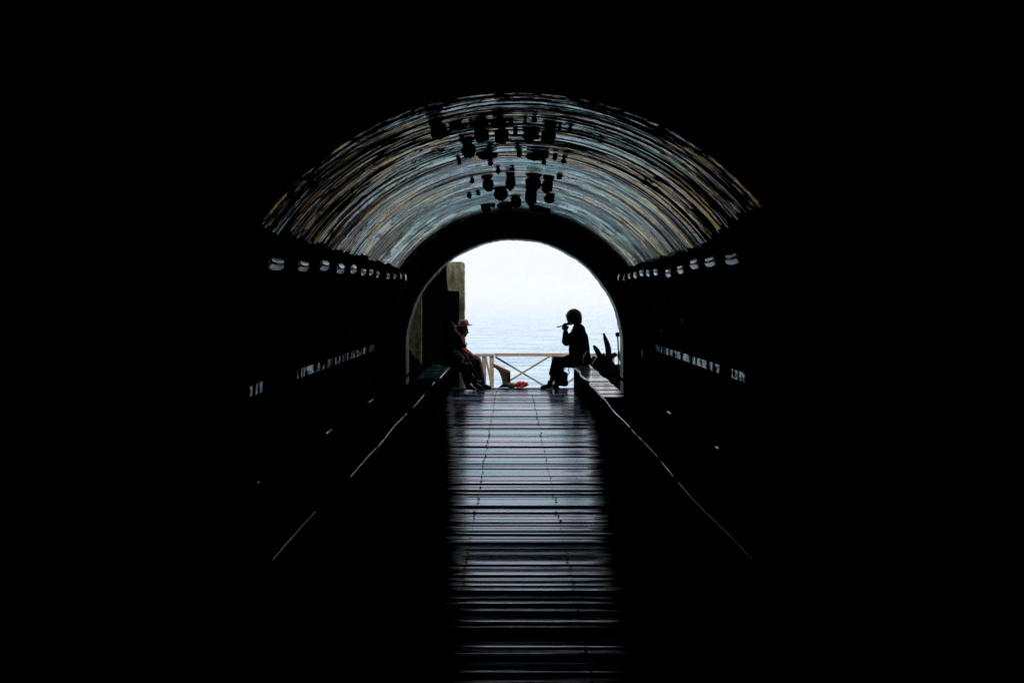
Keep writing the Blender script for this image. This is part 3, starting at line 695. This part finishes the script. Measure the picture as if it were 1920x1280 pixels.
# dark bank of rock beside the mouth, left and right
def rock_mass(pts, d, th, label, seed):
    rr = random.Random(seed); bm = bmesh.new()
    for (px, py, r) in pts:
        for v in ball(bm, P(px, py, d + rr.uniform(-.1, .1)), r * d / F, 2): v.co += Vector([rr.uniform(-1, 1) for _ in range(3)]) * 0.012
    tag(obj('rock_bank', bm, rock), label, 'rock')
rock_mass([(1104, 690, 20), (1122, 690, 16), (1138, 692, 18), (1128, 680, 12), (1112, 682, 12), (1160, 708, 26), (1172, 700, 16), (1180, 690, 14), (1105, 715, 25), (1130, 722, 25), (1150, 730, 25)], 17.1, .5, 'black rock bank behind the seated flute player, under the cactus', 3)
rock_mass([(768, 690, 22), (782, 702, 22), (796, 712, 20), (778, 680, 10), (768, 672, 10), (764, 662, 8), (810, 725, 22), (830, 735, 22)], 16.7, .5, 'black rock bank at the foot of the mossy left gatepost', 4)
for px, py, r, lb in ((1163, 666, 7, 'small pale weathered stone by the right jamb of the mouth'),):
    bm = bmesh.new(); rr = random.Random(8)
    for v in ball(bm, P(px, py, 16.9), (r * 16.9 / F * .8, .05, r * 1.4 * 16.9 / F), 2): v.co += Vector([rr.uniform(-1, 1) for _ in range(3)]) * 0.006
    tag(obj('pale_stone', bm, concrete), lb, 'stone')

ca = empty('cactus', P(1135, 690, 16.8)); tag(ca, 'dark finger-shaped cactus with one tall arm beside the seated flute player', 'cactus')
D = 16.8
def finger(pts, rads):
    bm = bmesh.new(); n_ = 12
    tube(bm, [P(x, y, D) for x, y in pts], [r * D / F for r in rads], 10)
    ball(bm, P(*pts[-1], D), rads[-1] * D / F * 1.0, 2)
    obj('arm', bm, cactus_m, ca, True)
finger([(1141, 685), (1141.5, 668), (1140.5, 655), (1138.5, 645), (1135, 635), (1132.3, 626)], [6, 5.8, 5.6, 5.2, 3.8, 2.0])
finger([(1130, 685), (1124.5, 668), (1119.5, 657), (1114.5, 650)], [6.5, 5.6, 4.8, 3.2])
finger([(1134, 690), (1133, 675), (1131.5, 664)], [7, 5, 2.6])
finger([(1138, 680), (1146, 668.5), (1152.5, 665)], [7, 5.2, 4.6])
finger([(1128, 690), (1121, 676), (1113, 671)], [7, 5, 4])

lp = empty('marker_lamp', P(1159, 700, 16.6)); tag(lp, 'small dark box lamp on a thin pole against the right jamb', 'lamp')
bm = bmesh.new(); tube(bm, [P(1158, 631, 16.6), P(1159.3, 650, 16.6), P(1160, 676, 16.6), P(1160, 720, 16.6)], 0.012, 8); obj('pole', bm, dark_steel, lp)
bm = bmesh.new(); b0, b1 = P(1154.3, 623, 16.6), P(1161.5, 631, 16.6); box(bm, b0.x, b1.x, 16.57, 16.65, b1.z, b0.z); obj('lamp_box', bm, dark_steel, lp, bevel=0.008)

# flowers and wrapped stems lying on the end of the boardwalk
fl = empty('flower_bunch', P(970, 727, 16.05)); tag(fl, 'bunch of red and pink flowers with leaves lying on the boardwalk end', 'flowers')
def petals(name, cols, cx, cy, rx, ry, n_, size, d, seed, m):
    rr = random.Random(seed); bm = bmesh.new()
    for _ in range(n_):
        a = rr.uniform(0, 2 * math.pi); q = math.sqrt(rr.random())
        c = P(cx + rx * q * math.cos(a), cy + ry * q * math.sin(a), d + rr.uniform(-.06, .06))
        rot = Matrix.Rotation(rr.uniform(0, 6.28), 4, Vector((rr.uniform(-1, 1), rr.uniform(-1, 1), rr.uniform(-1, 1))).normalized())
        vs = []
        for k in range(6):
            t = k / 6 * 2 * math.pi
            vs.append(bm.verts.new(c + rot @ Vector((math.cos(t) * size, math.sin(t) * size * .7, 0.25 * size * math.cos(2 * t)))))
        ctr = bm.verts.new(c + rot @ Vector((0, 0, -size * .3)))
        for k in range(6): bm.faces.new((vs[k], vs[(k + 1) % 6], ctr))
    return obj(name, bm, m, fl)
def leafy(m, amount=0.5):
    n = m.node_tree; b = n.nodes['Principled BSDF']; o = [x for x in n.nodes if x.type == 'OUTPUT_MATERIAL'][0]
    t = n.nodes.new('ShaderNodeBsdfTranslucent'); x = n.nodes.new('ShaderNodeMixShader'); x.inputs[0].default_value = amount
    src = b.inputs['Base Color'].links[0].from_socket; n.links.new(src, t.inputs['Color'])
    n.links.new(b.outputs[0], x.inputs[1]); n.links.new(t.outputs[0], x.inputs[2]); n.links.new(x.outputs[0], o.inputs['Surface']); return m
red_m = mat('red_petal', (0.95, 0.07, 0.09), .6, .3, noise=((0.98, 0.35, 0.38), 30, (1, 1, 1))); leafy(red_m, 0.75)
leaf_m = mat('leaf', (0.16, 0.24, 0.06), .6, .3, noise=((0.60, 0.62, 0.32), 40, (1, 1, 1))); leafy(leaf_m, 0.7)
straw = mat('brown_wrapping', (0.14, 0.08, 0.06), .9, .2, noise=((0.35, 0.25, 0.15), 30, (1, 1, 1)))
petals('blossom', None, 978, 720.5, 12, 5, 210, .022, 16.05, 1, red_m)
petals('blossom', None, 969, 722, 5, 3, 50, .018, 16.05, 4, red_m)
petals('leaves', None, 960, 722, 8, 4, 130, .02, 16.06, 2, leaf_m)
bm = bmesh.new(); tube(bm, [P(936, 726, 16.05), P(944, 722.5, 16.05), P(951, 721, 16.05), P(957, 723, 16.05)], [.006, .03, .045, .03], 10); obj('wrapping', bm, straw, fl, True)
bm = bmesh.new()
tube(bm, [P(935, 727, 16.0), P(943, 720, 16.0), P(950, 716, 16.0), P(954, 718, 16.0)], .008, 6); obj('stem', bm, rail_wood, fl)

# ------------------------------------------------------------------ the ship in the haze
def ship():
    d = 1700.0; e = empty('ship', P(905, 571, d)); e.location.z = -8
    tag(e, 'faint grey ship far out at sea, almost lost in the haze', 'ship')
    sm = mat('ship_grey', (0.05, 0.06, 0.07), .8, .2)
    k = d / F
    def slabk(name, pts, dep):
        bm = bmesh.new(); f = [bm.verts.new(P(x, y, d - dep / 2)) for x, y in pts]; b2 = [bm.verts.new(v.co + Vector((0, dep, 0))) for v in f]
        bm.faces.new(f); bm.faces.new(b2[::-1])
        for i in range(len(f)): bm.faces.new((f[i], b2[i], b2[(i + 1) % len(f)], f[(i + 1) % len(f)]))
        obj(name, bm, sm, e)
    slabk('hull', [(888, 565), (930, 562), (933, 562.5), (927, 571), (890, 571)], 9)
    slabk('superstructure', [(893, 564.5), (894, 560), (899, 560), (899, 555), (912, 555), (912, 561), (926, 561), (926, 562.2)], 7)
    slabk('mast', [(902, 555), (903.5, 543), (906, 543), (907, 555)], 3)
ship()

# ------------------------------------------------------------------ people
def head(bm, c, face, r=0.088, tilt=0.0):
    """skull, jaw, nose, ear and lips; face = unit x direction (+1 right, -1 left)"""
    c = Vector(c)
    def q(x, y, z):
        ca_, sa_ = math.cos(tilt), math.sin(tilt)
        return c + Vector(((x * ca_ + z * sa_) * face, y, -x * sa_ + z * ca_))
    ball(bm, q(-.005, 0, .02), (r * 1.05, r * .85, r * 1.05), 3)
    cone(bm, q(.03, 0, -.03), .06, q(.045, 0, -.085), .035)
    cone(bm, q(.085, 0, .0), .010, q(.105, 0, -.03), .014, 8)
    ball(bm, q(.088, 0, -.058), (.014, .022, .007), 2); ball(bm, q(.086, 0, -.072), (.013, .02, .007), 2); ball(bm, q(.078, 0, -.098), (.02, .02, .018), 2)
    cone(bm, q(.08, -.03, .018), .013, q(.08, .03, .018), .013, 8)
    for sy in (-1, 1): ball(bm, q(-.005, sy * r * .86, -.01), (.018, .012, .03), 2)
    return q
def hand(bm, wrist, dirv, palm_n, curl=0.6, s=1.0):
    """palm, four unequal bent fingers and a thumb from its side"""
    d = Vector(dirv).normalized(); n = Vector(palm_n).normalized(); sd_ = d.cross(n).normalized()
    w_ = Vector(wrist)
    for k in range(4):
        off = sd_ * (k - 1.5) * 0.019 * s
        cone(bm, w_ + off * .6, .014 * s, w_ + d * .075 * s + off, .012 * s, 8)
        ln = (0.066, 0.075, 0.07, 0.055)[k] * s; p0 = w_ + d * .08 * s + off; a = curl * .5; dd = d.copy()
        for j, fr in enumerate((.45, .32, .25)):
            dd = (dd * math.cos(a) + n * math.sin(a)).normalized(); p1 = p0 + dd * ln * fr
            cone(bm, p0, (.0092 - j * .001) * s, p1, (.0085 - j * .001) * s, 8); p0 = p1; a = curl * (.9 if j == 0 else .5)
            n = n
    t0 = w_ + d * .02 * s - sd_ * .03 * s; t1 = t0 + (d * .6 - sd_ * .6 + n * .4) * .035 * s; t2 = t1 + (d * .9 + n * .4) * .03 * s
    cone(bm, t0, .014 * s, t1, .011 * s, 8); cone(bm, t1, .011 * s, t2, .009 * s, 8)
def shoe(name, heel, toe, m, parent, h=.045):
    bm = bmesh.new(); heel, toe = Vector(heel), Vector(toe); L_ = toe - heel
    cone(bm, heel + Vector((0, 0, .01)), .036, heel + L_ * .55, .036); cone(bm, heel + L_ * .55, .036, toe + Vector((0, 0, -.006)), .026)
    cone(bm, heel + Vector((0, 0, .01)), .036, heel + L_ * .1 + Vector((0, 0, .06)), .04)
    o = organic(name, bm, m, parent, .008, 3)
    b2 = bmesh.new()
    pts = []; n_ = 20; W_ = .04; up = Vector((0, 1, 0)); dr_ = L_.normalized()
    for k in range(n_):
        t = 2 * math.pi * k / n_; pts.append(heel + L_ / 2 + dr_ * math.cos(t) * (L_.length / 2 + .035) + up * math.sin(t) * W_)
    lo = [b2.verts.new(Vector((p.x, p.y, p.z - .036))) for p in pts]; hi = [b2.verts.new(Vector((p.x, p.y, p.z - .024))) for p in pts]
    b2.faces.new(lo); b2.faces.new(hi[::-1])
    for k in range(n_): b2.faces.new((lo[k], hi[k], hi[(k + 1) % n_], lo[(k + 1) % n_]))
    s_ = obj('sole', b2, m, None); s_.parent = o
    return o

# --- the flute player on the end of the right bench, facing left
D = 15.95
w1 = empty('person', P(1088, 728, D)); tag(w1, 'person in a dark coat seated at the right, playing a slim flute, short bushy hair', 'person')
def Q(px, py, dy=0): return P(px, py, D) + Vector((0, dy, 0))
bm = bmesh.new()
head(bm, Q(1075.5, 596), -1, .086)
cone(bm, Q(1080, 603), .05, Q(1084, 618), .055)
cone(bm, Q(1084, 620), .10, Q(1087, 640), .11); cone(bm, Q(1087, 640), .11, Q(1088, 672), .12)
for sy in (-1, 1):
    sh = Q(1086, 624, sy * .15); el = Q(1060, 640, sy * .13); wr = Q(1060.5, 622, sy * .05)
    cone(bm, sh, .05, el, .042); cone(bm, el, .042, wr, .026)
    hand(bm, Q(1060.3, 619.5, sy * .04), Vector((-.15, -sy * .15, 1)), Vector((.2, -sy * 1, .1)), 1.1)
    hp = Q(1086, 678, sy * .09); kn = Q(1043 if sy < 0 else 1050, 676 if sy < 0 else 680, sy * .10); an = Q(1033 if sy < 0 else 1047, 714, sy * .10)
    cone(bm, hp, .085, kn, .055); cone(bm, kn, .055, an, .036)
organic('body', bm, skin_dark, w1)
# coat
bm = bmesh.new()
cone(bm, Q(1085, 619), .11, Q(1085.5, 635), .155); cone(bm, Q(1085.5, 635), .155, Q(1086, 655), .175); cone(bm, Q(1086, 655), .175, Q(1087, 676), .17)
cone(bm, Q(1082, 612), .062, Q(1085, 622), .10)
for sy in (-1, 1):
    cone(bm, Q(1084, 622, sy * .13), .075, Q(1061.5, 640.5, sy * .13), .066); cone(bm, Q(1061.5, 640.5, sy * .13), .066, Q(1060.5, 624, sy * .055), .045)
    cone(bm, Q(1087, 676, sy * .08), .11, Q(1066, 676, sy * .1), .09)
cone(bm, Q(1096, 668), .10, Q(1101, 672), .07)
organic('coat', bm, coat_m, w1, .010, 5)
bm = bmesh.new()
for sy in (-1, 1):
    kn = Q(1042.5 if sy < 0 else 1050, 675.5 if sy < 0 else 681, sy * .10); an = Q(1035 if sy < 0 else 1047, 699 if sy < 0 else 712, sy * .10)
    cone(bm, Q(1084, 680, sy * .09), .10, kn, .072); cone(bm, kn, .072, an, .056 if sy < 0 else .075)
organic('trousers', bm, coat_m, w1, .010, 4)
# bushy hair
bm = bmesh.new(); rr = random.Random(2)
ball(bm, Q(1076.5, 592.5), (.117, .115, .114), 3); ball(bm, Q(1082, 600), (.075, .09, .065), 3); ball(bm, Q(1065.5, 593), (.03, .06, .055), 3); ball(bm, Q(1086.5, 597), (.04, .07, .05), 3); ball(bm, Q(1088, 604.5), (.022, .04, .018), 2)
hr = organic('hair', bm, hair_m, w1, .010, 3)
for v in hr.data.vertices: v.co += v.normal * rr.uniform(-.004, .008)
bm = bmesh.new()
for k in range(420):
    a = rr.uniform(0, 6.283); b_ = rr.uniform(-.5, 1.4); nrm = Vector((math.cos(a) * math.cos(b_), math.sin(a) * math.cos(b_), math.sin(b_)))
    base = Q(1076.5, 592) + Vector((nrm.x * .12, nrm.y * .11, nrm.z * .105))
    tip = base + nrm * rr.uniform(.008, .026) + Vector((-.01, 0, -.012)) * rr.uniform(0, 1)
    tube(bm, [base, (base + tip) / 2 + Vector((0, 0, .002)), tip], [.002, .0016, .0008], 3)
w_o = obj('hair_wisps', bm, hair_m, None); w_o.parent = hr
# pale folds of a collar
bm = bmesh.new()
for a, b_, c_ in (((1075, 614), (1072, 620), (1070.5, 624)), ((1073.5, 615), (1070.5, 617.5), (1068.5, 621))):
    tube(bm, [Q(*a, -.13), Q(*b_, -.15), Q(*c_, -.155)], [.004, .007, .003], 6)
obj('collar', bm, mat('beige_scarf', (0.12, 0.09, 0.05), .8, .2), w1, True)
shoe('shoe', Q(1032, 722.5, -.10), Q(1015.5, 724, -.10), shoe_m, w1); shoe('shoe', Q(1046, 724, .10), Q(1028, 725.5, .10), shoe_m, w1)
bm = bmesh.new(); tube(bm, [Q(1045, 613, -.01), Q(1056, 610.4, -.005), Q(1068.5, 607)], .010, 10); ball(bm, Q(1045, 613, -.01), .011, 2)
flu = tag(obj('flute', bm, dark_steel, None, True), "slim dark flute held to the seated player's mouth", 'flute')
# black bag standing by the end of the right bench
bg_ = empty('shoulder_bag', Q(1060, 728)); tag(bg_, "black soft bag standing on the boards behind the flute player's legs", 'bag')
bm = bmesh.new(); cone(bm, Q(1056, 716, .12), .075, Q(1059, 704, .12), .06); cone(bm, Q(1050, 719, .12), .05, Q(1060, 719, .12), .06); organic('pouch', bm, coat_m, bg_, .01, 3)
bm = bmesh.new(); tube(bm, [Q(1056, 700, .12), Q(1060, 690, .12), Q(1066, 688, .12), Q(1068, 700, .12), Q(1062, 708, .12)], .009, 6); obj('strap', bm, coat_m, bg_)

# --- person with the pink hat, on the end of the left bench, facing right
D = 16.0
w2 = empty('person', P(860, 728, D)); tag(w2, 'person in a pink brimmed hat and orange scarf seated at the left, looking down', 'person')
orange = mat('orange_jacket', (0.55, 0.085, 0.02), .75, .2, bump=.3, bscale=60)
olive = mat('grey_green_trousers', (0.045, 0.06, 0.05), .85, .15, noise=((0.11, 0.12, 0.10), 12, (1, 1, 1)), bump=.3, bscale=60)
bm = bmesh.new()
head(bm, Q(867.5, 616.5), 1, .078, .30)
cone(bm, Q(864, 622), .045, Q(861, 632), .05)
cone(bm, Q(859, 637), .10, Q(857, 655), .11); cone(bm, Q(857, 655), .11, Q(856, 676), .12)
for sy in (-1, 1):
    cone(bm, Q(860, 636, sy * .15), .045, Q(864, 656, sy * .15), .038); cone(bm, Q(864, 656, sy * .15), .038, Q(881, 665, sy * .07), .026)
    hand(bm, Q(883, 666, sy * .06), Vector((1, 0, -.1)), Vector((.1, 0, -1)), .5)
    cone(bm, Q(858, 680, sy * .09), .08, Q(896, 676, sy * .09), .055); cone(bm, Q(896, 676, sy * .09), .055, Q(905, 712, sy * .09), .036)
organic('body', bm, skin_m, w2)
bm = bmesh.new()
cone(bm, Q(862, 633), .085, Q(859, 645), .125); cone(bm, Q(859, 645), .125, Q(857, 672), .14)
for sy in (-1, 1):
    cone(bm, Q(861, 636, sy * .14), .065, Q(866, 655, sy * .15), .055); cone(bm, Q(866, 655, sy * .15), .055, Q(882, 664.5, sy * .075), .036)
organic('jacket', bm, coat_m, w2, .010, 4)
bm = bmesh.new(); cone(bm, Q(867, 655, -.16), .052, Q(883.5, 666, -.085), .040); organic('sleeve', bm, orange, w2, .009, 3)
bm = bmesh.new(); cone(bm, Q(866, 628, -.02), .035, Q(869.5, 640, -.06), .035); cone(bm, Q(869.5, 640, -.06), .035, Q(871, 646, -.08), .02); organic('scarf', bm, orange, w2, .009, 3)
bm = bmesh.new()
for sy in (-1, 1):
    kn = Q(894.5 if sy < 0 else 890, 676.5, sy * .09); cone(bm, Q(859, 680, sy * .09), .09, kn, .066); cone(bm, kn, .066, Q(903.5 if sy < 0 else 898, 709, sy * .09), .052)
organic('trousers', bm, olive, w2, .010, 4)
shoe('shoe', Q(904, 722, -.09), Q(919, 724.5, -.09), mat('teal_grey_shoe', (0.03, 0.05, 0.05), .6, .3), w2)
shoe('shoe', Q(896, 722.5, .09), Q(911, 724.5, .09), shoe_m, w2)
bm = bmesh.new(); ball(bm, Q(863.5, 614), (.075, .08, .08), 3); ball(bm, Q(860.5, 620), (.055, .075, .055), 3); organic('hair', bm, hair_m, w2, .01, 3)
hat_m = mat('dusty_pink_felt', (0.50, 0.19, 0.19), .85, .15, noise=((0.66, 0.32, 0.30), 14, (1, 1, 1)), bump=.2, bscale=80)
bm = bmesh.new(); c0 = Q(869.3, 609.8); ax = Matrix.Rotation(R(-4), 4, 'Y')
prof_h = [(.0, .092), (.045, .092), (.072, .082), (.082, .062), (.084, .010), (.11, .0), (.142, -.007), (.145, .0), (.142, .004), (.11, .007)]
n_ = 28; rg = []
for rr_, zz in prof_h:
    if rr_ == 0: rg.append([bm.verts.new(c0 + ax @ Vector((0, 0, zz)))]); continue
    rg.append([bm.verts.new(c0 + ax @ Vector((rr_ * math.cos(2 * math.pi * k / n_), rr_ * .92 * math.sin(2 * math.pi * k / n_), zz + (.006 * math.cos(4 * math.pi * k / n_) if rr_ > .1 else 0)))) for k in range(n_)])
for k in range(n_): bm.faces.new((rg[0][0], rg[1][k], rg[1][(k + 1) % n_]))
for a, b_ in zip(rg[1:8], rg[2:9]):
    for k in range(n_): bm.faces.new((a[k], b_[k], b_[(k + 1) % n_], a[(k + 1) % n_]))
hat = obj('hat', bm, hat_m, w2, True)
bm = bmesh.new()
tube(bm, [c0 + ax @ Vector((.085 * math.cos(t), .079 * math.sin(t), .020)) for t in [2 * math.pi * k / 24 for k in range(25)]], .009, 6)
hb = obj('hat_band', bm, mat('maroon_band', (0.10, 0.025, 0.03), .8, .2), None, True); hb.parent = hat
ph = empty('phone', Q(874.5, 647, -.05)); tag(ph, 'small dark phone held up by the person in the pink hat', 'phone')
bm = bmesh.new(); pc = Q(874.5, 647, -.05); box(bm, pc.x - .008, pc.x + .008, pc.y - .04, pc.y + .04, pc.z - .045, pc.z + .045, Matrix.Rotation(R(15), 4, 'Y')); obj('case', bm, mat('dark_teal_case', (0.006, 0.018, 0.016), .5, .3), ph, bevel=.004)

# --- hooded person nearer the camera on the left bench
D = 15.66
w3 = empty('person', P(846, 730, D)); tag(w3, 'person in a black hooded coat with pale pink trim, seated nearer on the left bench', 'person')
bm = bmesh.new()
head(bm, Q(842, 613), 1, .082, .25)
cone(bm, Q(842, 622), .05, Q(842, 632), .055); cone(bm, Q(842, 638), .11, Q(843, 676), .13)
for sy in (-1, 1):
    cone(bm, Q(843, 637, sy * .16), .048, Q(848, 660, sy * .16), .04); cone(bm, Q(848, 660, sy * .16), .04, Q(862, 664, sy * .08), .026)
    hand(bm, Q(863, 665, sy * .07), Vector((1, 0, -.2)), Vector((0, -sy * 1, -.4)), .6)
    kn = Q(872 if sy < 0 else 878, 684, sy * .09); an = Q(878 if sy < 0 else 890, 712, sy * .09)
    cone(bm, Q(846, 682, sy * .09), .085, kn, .055); cone(bm, kn, .055, an, .036)
organic('body', bm, skin_dark, w3)
bm = bmesh.new()
ball(bm, Q(840, 612.5), (.105, .11, .125), 3); cone(bm, Q(841, 622), .085, Q(843, 638), .13)
cone(bm, Q(843, 638), .14, Q(845, 660), .17); cone(bm, Q(845, 660), .17, Q(846, 680), .17)
for sy in (-1, 1):
    cone(bm, Q(845, 638, sy * .15), .075, Q(852, 658, sy * .16), .062); cone(bm, Q(852, 658, sy * .16), .062, Q(862, 663, sy * .09), .042)
organic('hooded_coat', bm, coat_m, w3, .010, 4)
bm = bmesh.new()
for sy in (-1, 1):
    kn = Q(870 if sy < 0 else 876, 686, sy * .09); an = Q(877 if sy < 0 else 888, 714, sy * .09)
    cone(bm, Q(848, 684, sy * .09), .10, kn, .075); cone(bm, kn, .075, an, .066)
organic('trousers', bm, coat_m, w3, .010, 4)
bm = bmesh.new()
tube(bm, [Q(846.5, 602, -.10), Q(851, 607, -.10), Q(853.5, 612, -.10), Q(852, 617, -.10), Q(857, 621, -.11), Q(862, 625, -.12), Q(865, 630, -.12), Q(867.5, 638, -.12), Q(870, 644.5, -.12)], [.005, .008, .010, .010, .008, .009, .008, .010, .006], 8)
obj('pink_trim', bm, mat('pale_pink_trim', (0.6, 0.36, 0.38), .6, .3), w3, True)
shoe('shoe', Q(876, 724, -.09), Q(888, 726, -.09), shoe_m, w3); shoe('shoe', Q(889, 723, .09), Q(901, 725, .09), shoe_m, w3)
white_m = mat('pale_blue_white', (0.45, 0.5, 0.62), .5, .4)
for pts, dy in ((((876.5, 710), (878.5, 716), (883, 719.5), (888, 721)), -.13), (((893.5, 713), (898, 715.3), (903, 714.5)), .03), (((884.5, 699), (886.5, 703), (889.5, 707)), .0)):
    bm = bmesh.new(); tube(bm, [Q(x, y, dy) for x, y in pts], [.006] + [.014] * (len(pts) - 2) + [.006], 8); obj('shoe_flash', bm, white_m, w3, True)
pp = slab('folded_paper', [(847, 657.5), (852, 655.8), (857, 657), (862, 661), (868.5, 666.8), (862, 667.6), (856, 666), (852, 662)], 15.40, .012, mat('lilac_paper', (0.30, 0.33, 0.50), .6, .3), None)
tag(pp, 'pale lilac folded paper on the lap of the hooded person', 'paper')
bm = bmesh.new(); tube(bm, [P(x, y, 15.42) for x, y in ((863, 669), (868, 668.5), (870, 672), (867, 676.5), (864.5, 678), (868, 679), (870.5, 681))], [.005, .010, .011, .008, .007, .01, .005], 8)
tag(obj('ribbon', bm, white_m, None, True), 'white looped ribbon hanging below the folded paper', 'ribbon')
# pale bench leg seen between the left legs
bm = bmesh.new(); beam(bm, P(864.5, 702, 16.6), P(864.5, 740, 16.6), .05, 5 * 16.6 / F)
tag(obj('wooden_stake', bm, grey_wood, None), 'short pale wooden stake behind the left bench end', 'stake')

# ------------------------------------------------------------------ sea haze
bm = bmesh.new(); box(bm, -4000, 4000, -200, 6000, -9.5, 24)
hm = bpy.data.materials.new('haze_air'); hm.use_nodes = True; n = hm.node_tree; n.nodes.clear()
pv = n.nodes.new('ShaderNodeVolumePrincipled'); pv.inputs['Color'].default_value = (0.67, 0.675, 0.705, 1); pv.inputs['Density'].default_value = 0.0022
pv.inputs['Anisotropy'].default_value = 0.0
mo = n.nodes.new('ShaderNodeOutputMaterial'); n.links.new(pv.outputs[0], mo.inputs['Volume'])
hz = tag(obj('haze', bm, hm), kind='stuff')
